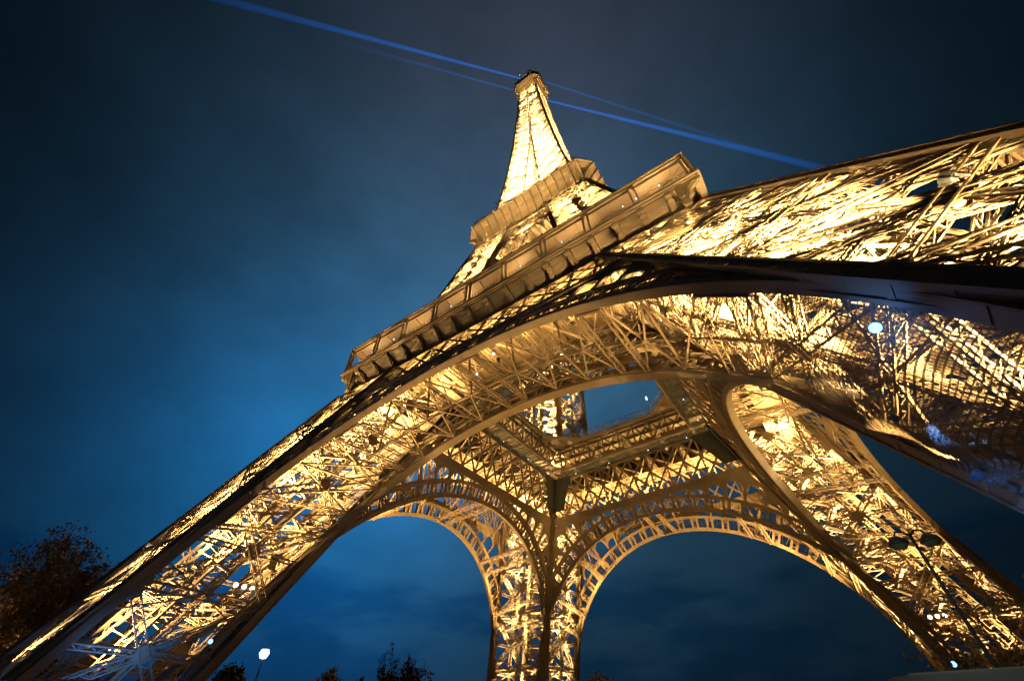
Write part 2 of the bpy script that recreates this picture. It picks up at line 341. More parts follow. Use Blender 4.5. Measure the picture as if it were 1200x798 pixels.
def build_arch(inner):
    zc, R = ARC[inner]
    thm = math.acos((5.0-zc)/R); w = AW[inner]; sg = 1 if inner else -1      # the box runs away from its face
    TH = np.linspace(-thm, thm, 97)
    nn = nI if inner else nO
    sof = MB()
    A = np.stack([arch_pt(TH, 0, inner, 0), arch_pt(TH, 0, inner, sg*w), arch_pt(TH, .28, inner, sg*w), arch_pt(TH, .28, inner, 0), arch_pt(TH, 0, inner, 0)], 0)
    sof.grid(A)
    for off in (0.0, sg*w):                                              # angle flanges and joint straps
        sof.sweep(arch_pt(TH, .38, inner, off), .74, .16, nn)
    TJ = np.linspace(-thm, thm, 15)
    sof.bars(arch_pt(TJ, -.02, inner, 0), arch_pt(TJ, -.02, inner, sg*w), .05, .03, (0, 0, 1))
    arch = sof.build('inner_arch' if inner else 'outer_arch', IRON2, TOWER)
    ring = MB()
    for off in (0.0, sg*w):
        t = .34 if off == 0 else .24
        T = np.linspace(-thm, thm, 121)
        rr = np.array([min(RING, rmax(x, inner, ZB1)) for x in T]); k = rr > .8
        ring.sweep(arch_pt(T[k], rr[k]-.3, inner, off), .62, t+.1, nn)
        # radial posts in pairs with cast ornament between them
        TP = np.linspace(-thm, thm, 37); dt = TP[1]-TP[0]
        for a in TP:
            for e in (-.17, .17):
                th = a+e*dt; ra = min(RING, rmax(th, inner, ZB1))
                if ra < .7: continue
                ring.bars([arch_pt(th, .4, inner, off)], [arch_pt(th, ra, inner, off)], .46 if not inner else .34, .18, nn)
            ra = min(RING, rmax(a, inner, ZB1))
            if ra < 1 or off != 0: continue
            for f0, f1, s0 in ((.15, .5, 1), (.5, .85, -1), (.15, .5, -1), (.5, .85, 1)):
                ring.bars([arch_pt(a-.15*dt*s0, ra*f0, inner, off)], [arch_pt(a+.15*dt*s0, ra*f1, inner, off)], .16, .1, nn)
        if off == 0:
            for a in TP[:-1]+dt/2:                                      # round arched head and a small fan in each opening
                ra = min(RING, rmax(a-.3*dt, inner, ZB1), rmax(a+.3*dt, inner, ZB1))
                if ra < 1.2: continue
                tt = np.linspace(-1, 1, 9)
                arc = np.array([arch_pt(a+.33*dt*x, ra-.85+.6*math.sqrt(max(0, 1-x*x)), inner, off) for x in tt])
                ring.path(arc, .16, .12, nn)
                for x in (-.6, 0, .6): ring.bars([arch_pt(a+.1*dt*x, .4, inner, off)], [arch_pt(a+.3*dt*x, ra-.5, inner, off)], .09, .07, nn)
    TX = np.linspace(-thm, thm, 37)
    for x in TX:
        r_ = min(RING, rmax(x, inner, ZB1))
        if r_ > .8:
            ring.bars([arch_pt(x, r_, inner, 0)], [arch_pt(x, r_, inner, sg*w)], .16, .16, nn)
    ring.build('ring_lattice', IRON, arch)
    # spandrel arcade between ring, rafter and belt
    TP = np.linspace(-thm, thm, 37)
    top = [rmax(a, inner, ZB0) for a in TP]
    for half in (-1, 1):
      sp = MB()
      for k in range(len(TP)):
        a = TP[k]
        if a*half <= 1e-6: continue
        if top[k] > RING+.3: sp.bars([arch_pt(a, RING, inner, 0)], [arch_pt(a, top[k], inner, 0)], .62, .3, nn)
      for k in range(len(TP)-1):
        a, b, ha, hb = TP[k], TP[k+1], top[k], top[k+1]
        if (a+b)*half <= 1e-6: continue
        h = min(ha, hb)
        if h < RING+.5: continue
        g_ = h-RING; rad = min(g_*.8, 1.15)
        # plate with a semicircular head: strip polygon pieces on both sides of the arc
        m_ = 7
        arc = [(a+(b-a)*(.5-.42*math.cos(math.pi*j/(m_-1))), h-.15-rad*(1-math.sin(math.pi*j/(m_-1)))) for j in range(m_)]
        for j in range(m_-1):
            t0, t1 = arc[j][0], arc[j+1][0]
            f0, f1 = (t0-a)/(b-a), (t1-a)/(b-a)
            sp.plate([arch_pt(t0, arc[j][1], inner, 0), arch_pt(t1, arc[j+1][1], inner, 0), arch_pt(t1, ha+(hb-ha)*f1+.05, inner, 0), arch_pt(t0, ha+(hb-ha)*f0+.05, inner, 0)], nn, .16)
      kk = [k for k in range(len(TP)) if TP[k]*half > 1e-6 and top[k] > RING+.3]
      if len(kk) > 2: sp.sweep(arch_pt(TP[kk], np.array(top)[kk]-.1, inner, -.02), .3, .34, nn)
      sp.build('spandrel_arcade', IRON, arch)
    return arch
ARCHES = [build_arch(0), build_arch(1)]

def build_belt(inner):
    """deep lattice girder of the first floor in one face"""
    lim0 = i1 if inner else o1
    nn = nI if inner else nO
    z0, z1 = ZB1, 51.3
    b = MB()
    U0, U1, UB = lim0(z0)-.4, lim0(z1)-.4, lim0(ZB0)-.4
    b.plate([FP(-UB, ZB0, 0, inner), FP(UB, ZB0, 0, inner), FP(U0, ZB1, 0, inner), FP(-U0, ZB1, 0, inner)], nn, .34)
    b.bars([FP(-U0, ZB1, .12, inner), FP(-UB, ZB0, .12, inner)], [FP(U0, ZB1, .12, inner), FP(UB, ZB0, .12, inner)], .3, .5, nn)
    b.bars([FP(-U1, z1, 0, inner)], [FP(U1, z1, 0, inner)], .95, .6, nn)
    if not inner: b.plate([(-33, 29.5, 51.45), (33, 29.5, 51.45), (34.4, 34.55, 51.4), (-34.4, 34.55, 51.4)], (0, 0, 1), .12)
    belt = b.build('belt_girder', IRON2, TOWER)
    l = MB()
    H = z1-z0; step = 3.9
    for off, wd in (((0.0, .44),) if inner else ((0.0, .40), (-.9, .26))):
        for k in range(-16, 17):
            for sg in (-1, 1):
                ua, ub = k*step, k*step+sg*H
                ta, tb = 0., 1.
                lo = min(U0, U1)
                # clip to the width of the belt
                def inside(t):
                    return abs(ua+(ub-ua)*t) <= U0+(U1-U0)*t
                ts = [t for t in np.linspace(0, 1, 41) if inside(t)]
                if len(ts) < 4: continue
                ta, tb = ts[0], ts[-1]
                P = FP(ua+(ub-ua)*ta, z0+H*ta, off+.06*sg, inner); Q = FP(ua+(ub-ua)*tb, z0+H*tb, off+.06*sg, inner)
                l.bars([P], [Q], wd, .12, nn)
    for k in range(-8, 9):
        u = k*step
        if abs(u) < min(U0, U1): l.bars([FP(u, z0, 0, inner)], [FP(u, z1, 0, inner)], .3, .3, nn)
    l.build('belt_lattice', IRON, belt)
    return belt
BELTS = [build_belt(0), build_belt(1)]

def build_archbrace():
    """girders and crossed bars that tie the outer arch to the inner one, side by side under the first floor"""
    m = MB(); xb = MB()
    us = [-30.0, -24.5, -18.8, -12.5, -6.2, 0, 6.2, 12.5, 18.8, 24.5, 30.0]
    def po(u):
        zc, R = ARC[0]; return FP(u, zc+math.sqrt(R*R-u*u)+.35, -1.1, 0)
    def pi(u):
        zc, R = ARC[1]; return FP(u, zc+math.sqrt(R*R-u*u)+.35, 1.2, 1)
    for u in (-30.0, -18.8, 0, 18.8, 30.0):
        for e in (-1.5, 1.5): m.lat(po(u+e), pi(u+e), .55, .5, (0, 0, 1), .9, .11, .055)
        for f in (0, .5, 1): m.bars([po(u-1.5)*(1-f)+pi(u-1.5)*f], [po(u+1.5)*(1-f)+pi(u+1.5)*f], .3, .3)
    for a, b in ((-30, -18.8), (-18.8, 0), (0, 18.8), (18.8, 30)):
        n = 2 if abs(a-b) < 12 else 3
        e = np.linspace(a+1.5, b-1.5, n+1)
        for c, d in zip(e[:-1], e[1:]):
            A0, A1, B0, B1 = po(c), pi(c), po(d), pi(d)
            xb.bars([A0, B0], [B1, A1], .20, .17); xb.bars([(A0+A1)/2], [(B0+B1)/2], .15, .15); xb.ngon((A0+A1+B0+B1)/4, (0, .35, 1), .45, .22, 6)
        for c in e[1:-1]: xb.bars([po(c)], [pi(c)], .22, .2)
    # upper tier: from the belts down to the arch ties
    for u in np.arange(-19.5, 19.6, 7.8):
        zo = ARC[0][0]+math.sqrt(ARC[0][1]**2-u*u)
        P, Q = FP(u, 50.6, -.5, 0), FP(u, 50.6, .5, 1)
        m.lat(P, Q, .7, 1.0, (0, 0, 1), 1.0, .15, .10)
        m.bars([P, Q], [(po(u)+pi(u))/2, (po(u)+pi(u))/2], .22, .22)
        m.bars([P], [FP(u+7.8, 50.6, .5, 1)], .26, .26); m.bars([Q], [FP(u+7.8, 50.6, -.5, 0)], .26, .26)
    return m.build('arch_bracing', IRON, TOWER), xb
BRACE, XBARS = build_archbrace()

# --- first floor: gallery on consoles
HG, ZL = 35.9, 56.7
def strip(m, prof, c0=0.0, close=False):
    """profile points (d, z[, chamfer]) swept along the +y side, mitred at its corners"""
    P = [(d, z, (x[0] if x else c0)) for d, z, *x in prof]
    m.grid(np.array([[(-(d-c), d, z), (d-c, d, z)] for d, z, c in P]))
    if c0 or any(c for *_, c in P):
        m.grid(np.array([[(d-c, d, z), (d, d-c, z)] for d, z, c in P]))
def build_gallery():
    lip = MB()
    strip(lip, [(33.0, 57.45), (35.75, 57.45), (35.75, 57.25), (35.95, 57.2), (35.95, 56.75), (35.7, 56.7), (35.7, 56.45), (35.35, 56.4), (35.35, 56.15)])
    cove = [(35.35-2.95*(1-math.cos(a)), 56.15-3.35*math.sin(a)) for a in np.linspace(0, math.pi/2, 9)]
    cove = [(35.35 - 2.95*math.sin(t)**.55 if t else 35.35, 56.15-3.35*(1-math.cos(t))) for t in np.linspace(0, math.pi/2, 9)]
    strip(lip, cove)
    strip(lip, [(32.4, 52.8), (32.75, 52.75), (32.75, 52.35), (32.5, 52.3), (32.5, 51.55), (32.8, 51.5), (32.8, 51.1), (32.2, 51.05)])
    gal = lip.build('gallery', IRON2, TOWER)
    for k in range(19):
        x = -35.1+k*3.9
        c = MB()
        prof = [(32.3, 52.0), (32.9, 52.2), (33.15, 53.2), (33.6, 54.3), (34.4, 55.2), (35.3, 55.55), (35.62, 55.9), (35.62, 56.38), (32.3, 56.38)]
        for xo, tt, sh in ((0, .62, 0), (0, .95, .16)):
            pr = [(max(32.3, y-sh*.4), z-sh*0) for y, z in prof] if not sh else [(32.3, 52.4), (33.0, 53.6), (33.6, 54.7), (34.4, 55.5), (35.2, 55.8), (35.2, 56.36), (32.3, 56.36)]
            P = np.array([(x, y, z) for y, z in pr]); kx = len(P)
            # concave outline: fan of convex pieces down to the wall line
            for j in range(1, kx-2):
                y0, z0 = pr[j]; y1, z1 = pr[j+1]
                if z1 > z0+1e-6:
                    c.plate([(x, 32.3, z0), (x, y0, z0), (x, y1, z1), (x, 32.3, z1)], (1, 0, 0), tt)
        c.tube([(x-.55, 35.12, 55.9), (x+.55, 35.12, 55.9)], .5, 12); c.ngon((x, 35.12, 55.9), (1, 0, 0), .5, 1.1, 14)
        c.box((x, 32.85, 52.2), (.9, .9, 1.0))
        c.build('console', IRON2, gal)
    # posts in pairs, beam, roof, back wall, railing
    for k in range(10):
        x = -35.1+k*7.8
        p = MB()
        for dx in (-.42, .42): p.bars([(x+dx, 35.45, 57.4)], [(x+dx, 35.3, 63.0)], .24, .30, (0, 1, 0))
        p.bars([(x-.5, 35.44, 57.75), (x-.5, 35.32, 62.4)], [(x+.5, 35.44, 57.75), (x+.5, 35.32, 62.4)], .28, .3, (0, 1, 0))
        p.build('post', IRON2, gal)
    rf = MB()
    strip(rf, [(30.6, 61.9), (33.5, 62.35), (35.0, 62.75), (35.1, 62.95), (35.45, 63.0), (35.45, 63.45), (35.6, 63.5), (35.6, 63.85), (30.6, 64.6), (30.6, 61.9)])
    for x in np.arange(-33.15, 34, 3.9): rf.bars([(x, 30.7, 61.8)], [(x, 35.2, 62.75)], .16, .3)
    strip(rf, [(34.95, 62.35), (35.15, 62.35), (35.15, 62.9), (34.95, 62.9), (34.95, 62.35)])
    rf.build('gallery_roof', IRON2, gal)
    bw = MB(); strip(bw, [(31.2, 57.45), (31.2, 60.6), (31.0, 61.5), (30.7, 62.0)])
    for x in np.arange(-31.2, 31.3, 1.95): bw.bars([(x, 31.25, 57.45)], [(x, 31.25, 60.7)], .10, .1)
    bw.bars([(-31.2, 31.3, 58.6), (-31.2, 31.3, 60.4)], [(31.2, 31.3, 58.6), (31.2, 31.3, 60.4)], .12, .2)
    bw.build('back_wall', GLASSW, gal)
    rl = MB()
    rl.bars([(-35.5, 35.6, 58.5), (-35.5, 35.6, 58.0)], [(35.5, 35.6, 58.5), (35.5, 35.6, 58.0)], .07)
    rl.bars([(x, 35.6, 57.45) for x in np.arange(-35.1, 35.2, .65)], [(x, 35.6, 58.5) for x in np.arange(-35.1, 35.2, .65)], .04)
    rl.build('railing', IRON, gal)
    for x in (-31, -27.4, -25.2, -14.3, -6.1, 9.5, 21.3, 24.6, 31.1):
        s = MB(); s.lathe((x, 33.6, 62.05), [(0.001, -.11), (.08, -.08), (.11, 0), (.08, .08), (.001, .11)], 10); s.bars([(x, 33.6, 62.1)], [(x, 33.6, 62.5)], .05)
        s.build('gallery_lamp', LAMPS, gal)
    return gal
GAL = build_gallery()

# --- first floor deck with its octagonal well
def build_deck():
    d = MB(); hv, cv = 15.5, 6.2
    def side(z0, z1):
        pass
    outer = [(-33.2, 33.2), (33.2, 33.2)]
    for z in (57.15, 57.45):
        d.add([(-33.2, 33.2, z), (33.2, 33.2, z), (hv-cv, hv, z), (-(hv-cv), hv, z)], [(0, 1, 2, 3)])
        d.add([(33.2, 33.2, z), (hv, hv-cv, z), (hv-cv, hv, z)], [(0, 1, 2)]) if False else d.plate([(33.2, 33.2, z), (hv, hv-cv, z), (hv-cv, hv, z)], (0, 0, 1), .01)
    d.plate([(-(hv-cv), hv, 57.3), (hv-cv, hv, 57.3)] + [(hv-cv, hv-.3, 57.3), (-(hv-cv), hv-.3, 57.3)], (0, 0, 1), .9)
    d.bars([(hv-cv, hv-.15, 57.3)], [(hv-.15, hv-cv, 57.3)], .3, .9)
    # joists and main beams under the deck
    d.bars([(-(k), y, 56.7) for y, k in ((17.5, 17), (21, 20), (24.5, 24), (28, 27), (31, 30))], [(k, y, 56.7) for y, k in ((17.5, 17), (21, 20), (24.5, 24), (28, 27), (31, 30))], .3, .8)
    for x in np.arange(-31.2, 31.3, 1.95):
        y0 = max(15.6, abs(x)); d.bars([(x, y0, 56.95)], [(x, 32.8, 56.95)], .18, .38)
    for x in np.arange(-31.2, 31.3, 7.8):
        y0 = max(15.6, abs(x)); d.lat((x, y0, 55.6), (x, 32.6, 55.6), .5, 1.8, (0, 0, 1), 1.6, .16, .11)
    deck = d.build('floor_deck', IRON2, TOWER)
    w = MB()
    # crossed truss around the well, down to the belt level, and stays of the well edge
    hw2 = 16.3; z0, z1 = 51.4, 56.7
    xs = np.linspace(-15.6, 15.6, 9)
    w.bars([(-16, hw2, z0), (-16, hw2, z1)], [(16, hw2, z0), (16, hw2, z1)], .45, .45)
    for a, b in zip(xs[:-1], xs[1:]):
        w.bars([(a, hw2, z0), (b, hw2+.02, z0)], [(b, hw2, z1), (a, hw2+.02, z1)], .26, .2, (0, 1, 0)); w.bars([(a, hw2, z0)], [(a, hw2, z1)], .3, .22, (0, 1, 0))
        w.bars([(a, hw2, z0)], [(a, 20.0, 51.3)], .2, .3)
        w.bars([(a, 15.6, 57.0)], [(a, hw2+.1, 54.2)], .16, .25)
    w.build('well_truss', IRON, deck)
    r = MB()
    A, B = V3((-(hv-cv), hv-.1, 57.7)), V3((hv-cv, hv-.1, 57.7)); Cc = V3((hv-.1, hv-cv, 57.7))
    for P, Q in ((A, B), (B, Cc)):
        n = int(np.linalg.norm(Q-P)/.5)
        T = np.linspace(0, 1, n+1)[:, None]; X = P+(Q-P)*T
        r.bars(X[::3], X[::3]+(0, 0, 1.5), .12)
        for h in (.1, .8, 1.5): r.bars([P+(0, 0, h)], [Q+(0, 0, h)], .12)
    r.build('well_railing', IRON, deck)
    ne = MB(); ne.plate([(-16.2, 16.35, 51.15), (16.2, 16.35, 51.15), (19.6, 19.7, 51.0), (-19.6, 19.7, 51.0)], (0, 0, 1), .03)
    ne.build('edge_netting', NET2, deck)
    for x in (-13.1, -4.2, 5.6, 14.5):
        s = MB(); s.lathe((x, 18.6, 50.8), [(.001, -.1), (.08, -.07), (.1, .03), (.03, .12)], 10); s.build('deck_lamp', LAMPS, deck)
    return deck
DECK = build_deck()
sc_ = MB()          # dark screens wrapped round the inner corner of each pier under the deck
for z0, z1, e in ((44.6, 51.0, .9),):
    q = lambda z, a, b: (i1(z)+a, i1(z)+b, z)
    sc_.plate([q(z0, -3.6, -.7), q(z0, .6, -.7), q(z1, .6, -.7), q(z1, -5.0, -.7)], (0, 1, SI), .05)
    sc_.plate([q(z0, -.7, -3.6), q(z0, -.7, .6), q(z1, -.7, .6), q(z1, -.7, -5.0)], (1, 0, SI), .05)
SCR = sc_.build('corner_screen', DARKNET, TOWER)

# --- between the first and second floor: belts, panel hall; then the second floor gallery
def FP2(u, z, off=0):
    n = V3((0, 1, .245))/math.hypot(1, .245); u, z = np.broadcast_arrays(V3(u), V3(z)); return np.stack([u, o2(z), z], -1)+off*n
N2 = V3((0, 1, .245))
def build_second():
    b = MB()
    for z0, z1 in ((98.5, 106.2), (106.5, 112)):
        b.bars([FP2(-o2(z0), z0), FP2(-o2(z1), z1)], [FP2(o2(z0), z0), FP2(o2(z1), z1)], .6, .5, N2)
        n = 10 if z0 < 100 else 14
        for off in (0, -1.2):
            x0, x1 = np.linspace(-o2(z0), o2(z0), n+1), np.linspace(-o2(z1), o2(z1), n+1)
            for k in range(n):
                b.bars([FP2(x0[k], z0, off), FP2(x0[k+1], z0, off+.08)], [FP2(x1[k+1], z1, off), FP2(x1[k], z1, off+.08)], .34, .14, N2)
                b.bars([FP2(x0[k], z0, off)], [FP2(x1[k], z1, off)], .25, .2, N2)
    return b.build('upper_belt', IRON, TOWER)
UB = build_second()
hall = MB()
for x in np.arange(-9, 9.1, 4.5): hall.bars([(x, 21.6, 84.0)], [(x, 19.9, 92.0)], .4, .5, (0, 1, 0))
hall.plate([(-9, 21.5, 84), (9, 21.5, 84), (8.2, 19.8, 92), (-8.2, 19.8, 92)], (0, 1, .2), .2)
for z in np.arange(84.5, 92, .5):
    t = (z-84)/8; hall.bars([(-9+.8*t, 21.66-1.7*t, z)], [(9-.8*t, 21.66-1.7*t, z)], .12, .12, (0, 1, 0))
hall.plate([(-9, 21.5, 84), (9, 21.5, 84), (9, 12, 84), (-9, 12, 84)], (0, 0, 1), .2)
for x in np.arange(-8, 8.1, 2): hall.bars([(x, 12, 83.8)], [(x, 21.4, 83.8)], .2, .3)
HALL = hall.build('lift_hall', IRON2, TOWER)

def build_second_gallery():
    g2 = MB()
    strip(g2, [(17.0, 109.6, 1.2), (17.5, 110.6, 1.6), (18.2, 112.4, 2.2), (19.4, 114.3, 2.8), (20.7, 115.3, 3.2), (20.8, 115.6, 3.25), (21.1, 115.7, 3.35), (21.1, 116.2, 3.35), (20.9, 116.3, 3.3), (16, 116.3, 2.5)])
    gal = g2.build('summit_gallery' if False else 'second_gallery', IRON2, TOWER)
    for k in range(15):
        x = -17.5+k*2.5
        c = MB(); pr = [(17.0, 109.7), (17.35, 110.6), (18.1, 112.4), (19.3, 114.0), (20.95, 115.0), (20.95, 115.72)]
        for j in range(len(pr)-1):
            (y0, z0), (y1, z1) = pr[j], pr[j+1]
            if abs(x) > 15.5 and False: continue
            c.plate([(x, 16.9, z0), (x, y0+.55, z0-.3), (x, y1+.5, z1-.3), (x, 16.9, z1)], (1, 0, 0), .42)
        c.build('console', IRON2, gal)
    cg = MB()
    strip(cg, [(20.75, 116.3, 3.25), (20.75, 117.2, 3.25)])
    xs = np.arange(-17.4, 17.5, .5)
    cg.bars([(x, 20.75, 117) for x in xs], [(x, 20.4, 119.0) for x in xs], .07)
    cg.bars([(-17.4, 20.6, 118), (-17.4, 20.4, 119)], [(17.4, 20.6, 118), (17.4, 20.4, 119)], .1, .12)
    e = np.linspace(0, 1, 9)[:, None]; P, Q = V3((17.5, 20.75, 117)), V3((20.75, 17.5, 117)); X = P+(Q-P)*e
    cg.bars(X, X*(.985, .985, 1)+(0, 0, 2), .07)
    cg.build('railing', IRON2, gal)
    dk = MB(); dk.plate([(-16, 16, 115.9), (16, 16, 115.9), (3, 3, 115.9), (-3, 3, 115.9)], (0, 0, 1), .3)
    for x in np.arange(-14, 14.1, 2): dk.bars([(x, max(3, abs(x)), 115.5)], [(x, 16, 115.5)], .2, .5)
    dk.build('floor_plate', IRON2, gal)
    return gal
G2 = build_second_gallery()

# --- the spire
def build_spire_face():
    zs = [116.0]
    while zs[-1] < 268: zs.append(zs[-1]+max(5.2, o3(zs[-1])*.72))
    zs[-1] = 270.0
    m = MB(); s = .06; nn = V3((0, 1, .08))
    pan = []
    for k in range(len(zs)-1):
        z0, z1 = zs[k], zs[k+1]; p = MB()
        for sg in (-1, 1):
            a0, b0, a1, b1 = sg*o3(z0), sg*i3(z0), sg*o3(z1), sg*i3(z1)
            A0, B0, A1, B1 = (a0, o3(z0), z0), (b0, o3(z0), z0), (a1, o3(z1), z1), (b1, o3(z1), z1)
            A0, B0, A1, B1 = map(V3, (A0, B0, A1, B1))
            gw = .28+.035*o3(z0)
            for P, Q in ((A0, B1), (B0, A1)): p.lat(P, Q, gw, .5, nn, .9, .16, .11)
            p.bars([A1], [B1], .45, .5, nn)
            Mi = (A0+A1)/2; Mj = (B0+B1)/2; p.bars([Mi], [Mj], .22, .3, nn)
            X = (A0+B0+A1+B1)/4; p.ngon(X, nn, gw*1.1, .4, 8)
            for t in (.25, .75): p.bars([A0+(A1-A0)*t], [X], .14, .2, nn); p.bars([B0+(B1-B0)*t], [X], .14, .2, nn)
        if i3(z0) > .6: p.bars([(i3(z0), o3(z0), z0), (-i3(z0), o3(z0), z0)], [(-i3(z1), o3(z1), z1), (i3(z1), o3(z1), z1)], .3, .2, nn)
        pan.append(p)
    return zs, pan
ZS, PAN = build_spire_face()
core = MB()
for z0, z1 in zip(ZS[:-1], ZS[1:]):
    h0, h1 = o3(z0), o3(z1)
    core.bars([(-h0, -h0, z1-.1), (-h0, h0, z1-.1)], [(h0, h0, z1-.1), (h0, -h0, z1-.1)], .3, .3)
    c = min(2.6, h0*.42)
    for sx, sy in ((1, 1), (1, -1), (-1, 1), (-1, -1)): core.bars([(sx*c, sy*c, z0)], [(sx*c, sy*c, z1)], .5)
    core.bars([(c, c, z1), (-c, c, z1), (-c, -c, z1), (c, -c, z1)], [(-c, c, z1), (-c, -c, z1), (c, -c, z1), (c, c, z1)], .4)
    core.bars([(c, c, z0), (-c, c, z0), (-c, -c, z0), (c, -c, z0)], [(-c, c, z1), (-c, -c, z1), (c, -c, z1), (c, c, z1)], .35, .2)
    core.bars([(-c, c, z0), (-c, -c, z0), (c, -c, z0), (c, c, z0)], [(c, c, z1), (-c, c, z1), (-c, -c, z1), (c, -c, z1)], .35, .2)
SPIRE = core.build('spire', IRON, TOWER)
for f in range(4):
    R = f*math.pi/2
    for k, p in enumerate(PAN):
        if f == 0: p.obj = p.build('spire_panel', IRON, SPIRE)
        else:
            o = p.obj.copy(); COL.objects.link(o); o.parent = SPIRE; o.rotation_euler = (0, 0, R)
for sx, sy in ((1, 1), (1, -1), (-1, 1), (-1, -1)):
    r = MB()
    Z = np.array(ZS)
    r.sweep([(sx*o3(z), sy*o3(z), z) for z in Z], .75, .75, (1, 0, 0))
    r.path([(sx*i3(z), sy*o3(z), z) for z in Z], .5, .5, (1, 0, 0)); r.path([(sx*o3(z), sy*i3(z), z) for z in Z], .5, .5, (1, 0, 0))
    for z in ZS[1:]: r.box((sx*o3(z), sy*o3(z), z), (1.0, 1.0, .9))
    r.build('spire_rafter', IRON2, SPIRE)
# --- the summit platform
def build_top():
    t = MB()
    prof = [(5.25, 266, .6), (5.6, 269, 1.0), (6.4, 271.6, 1.6), (7.9, 273.3, 2.5), (8.3, 273.6, 2.8), (8.5, 274.0, 2.94), (8.5, 276.6, 2.94), (8.3, 276.8, 2.9), (8.3, 279.2, 2.9), (8.6, 279.5, 3.0), (8.5, 280.0, 3.0), (6, 281.5, 2), (5.2, 282, 1.6)]
    for q in range(4):
        k = MB(); strip(k, prof)
        R = np.array([[math.cos(q*math.pi/2), -math.sin(q*math.pi/2), 0], [math.sin(q*math.pi/2), math.cos(q*math.pi/2), 0], [0, 0, 1]])
        for v, f in zip(k.v, k.f): t.v.append(v@R.T)
        t.f += [f + t.n for f in k.f]; t.n += k.n
        for x in np.arange(-5.5, 5.6, 1.1):
            P = np.array([(x, 5.3, 268.5), (x, 6.5, 271.4), (x, 8.1, 273.3)])@R.T; t.path(P, .22, .35)
    plat = t.build('summit_platform', IRON2, TOWER)
    cb = MB(); cb.lathe((0, 0, 281.5), [(4.6, 0), (4.6, 4), (4.9, 4.3), (4.2, 5.2), (2.2, 6.6), (1.2, 8.2), (1.2, 11), (.9, 12), (.6, 13)], 16); cb.build('cabin', IRON2, plat)
    an = MB(); an.tube([(0, 0, 294), (0, 0, 306), (0, 0, 306.1), (0, 0, 318), (0, 0, 318.1), (0, 0, 324)], [.9, .8, .5, .45, .25, .15], 10)
    for z in np.arange(296, 318, 2): an.box((0, 0, z), (2.2, .3, .3)); an.box((0, 0, z), (.3, 2.2, .3))
    an.build('mast', WHITE, plat)
    ds = MB()
    for p, d in (((-3.6, -8.4, 283.5), (-.4, -1, 0)), ((-6.0, -7.6, 282.2), (-1, -.5, 0)), ((-1.8, -8.6, 286), (0, -1, .1)), ((-4.6, -8.1, 286.6), (-.5, -.9, 0))):
        ds.lathe(p, [(.001, 0), (.55, .12), (1.0, .45), (1.05, .5), (.9, .45), (.001, .1)], 16, d); ds.bars([p], [(p[0]*.8, p[1]*.8, p[2]-2)], .18)
    ds.build('dish_antenna', WHITE, plat)
    rd = MB(); rd.box((4.2, -7.8, 282.2), (1.6, 1.2, 3.4)); rd.bars([(4.4, -7.9, 284)], [(4.4, -7.9, 288)], .15); rd.bars([(3.8, -7.9, 283)], [(3.4, -8.2, 286)], .12); rd.build('aerial_cabinet', RED, plat)
    wh = MB()
    for x, y in ((-8.4, -7.0), (8.6, -4.5), (8.7, 4.2), (5.8, 8.6), (-8.7, 2), (7.5, -8.2)): wh.bars([(x, y, 276)], [(x*1.16, y*1.16, 279.5)], .12)
    wh.build('whip_aerials', STEEL, plat)
build_top()

for k in range(1, 4):
    for part in ARCHES+BELTS+[BRACE, GAL, DECK, SCR, UB, HALL, G2]:
        c = copy_tree(part, TOWER, k*math.pi/2)
        if part is BRACE and k == 2: XBARS.build('crossed_bars', IRON, c)

# --- floodlights that sit inside the iron work and shine up along it, with a few added fill lamps
flood_me = None
def floodlight(loc, tgt, power, size=75, col=SOD, blend=.7, rad=.3, name='floodlight'):
    global flood_me
    d = (Vector(tgt)-Vector(loc)).normalized()
    if flood_me is None:
        m = MB(); m.lathe((0, 0, 0), [(.001, .32), (.22, .30), (.30, .1), (.36, -.12), (.38, -.16), (.33, -.14), (.001, -.02)], 14); m.bars([(0, 0, .25)], [(0, 0, .6)], .1)
        m.box((0, 0, .62), (.8, .12, .1)); flood_me = m.mesh('floodlight'); flood_me.materials.append(STEEL)
    o = bpy.data.objects.new(name, flood_me); COL.objects.link(o); o.parent = TOWER; o.location = loc
    q = d.to_track_quat('-Z', 'Y'); o.rotation_euler = q.to_euler()
    light('floodlight_beam', Vector(loc)+d*.32, tgt, power, col, 'SPOT', size, blend, rad, TOWER)
def rot(p, k):
    x, y, z = p
    for _ in range(k): x, y = -y, x
    return (x, y, z)
def axis1(z, fx=.5, fy=.5): return (i1(z)+(o1(z)-i1(z))*fx, i1(z)+(o1(z)-i1(z))*fy, z)
def axis2(z, fx=.5, fy=.5): return (i2(z)+(o2(z)-i2(z))*fx, i2(z)+(o2(z)-i2(z))*fy, z)
PW = 1.0
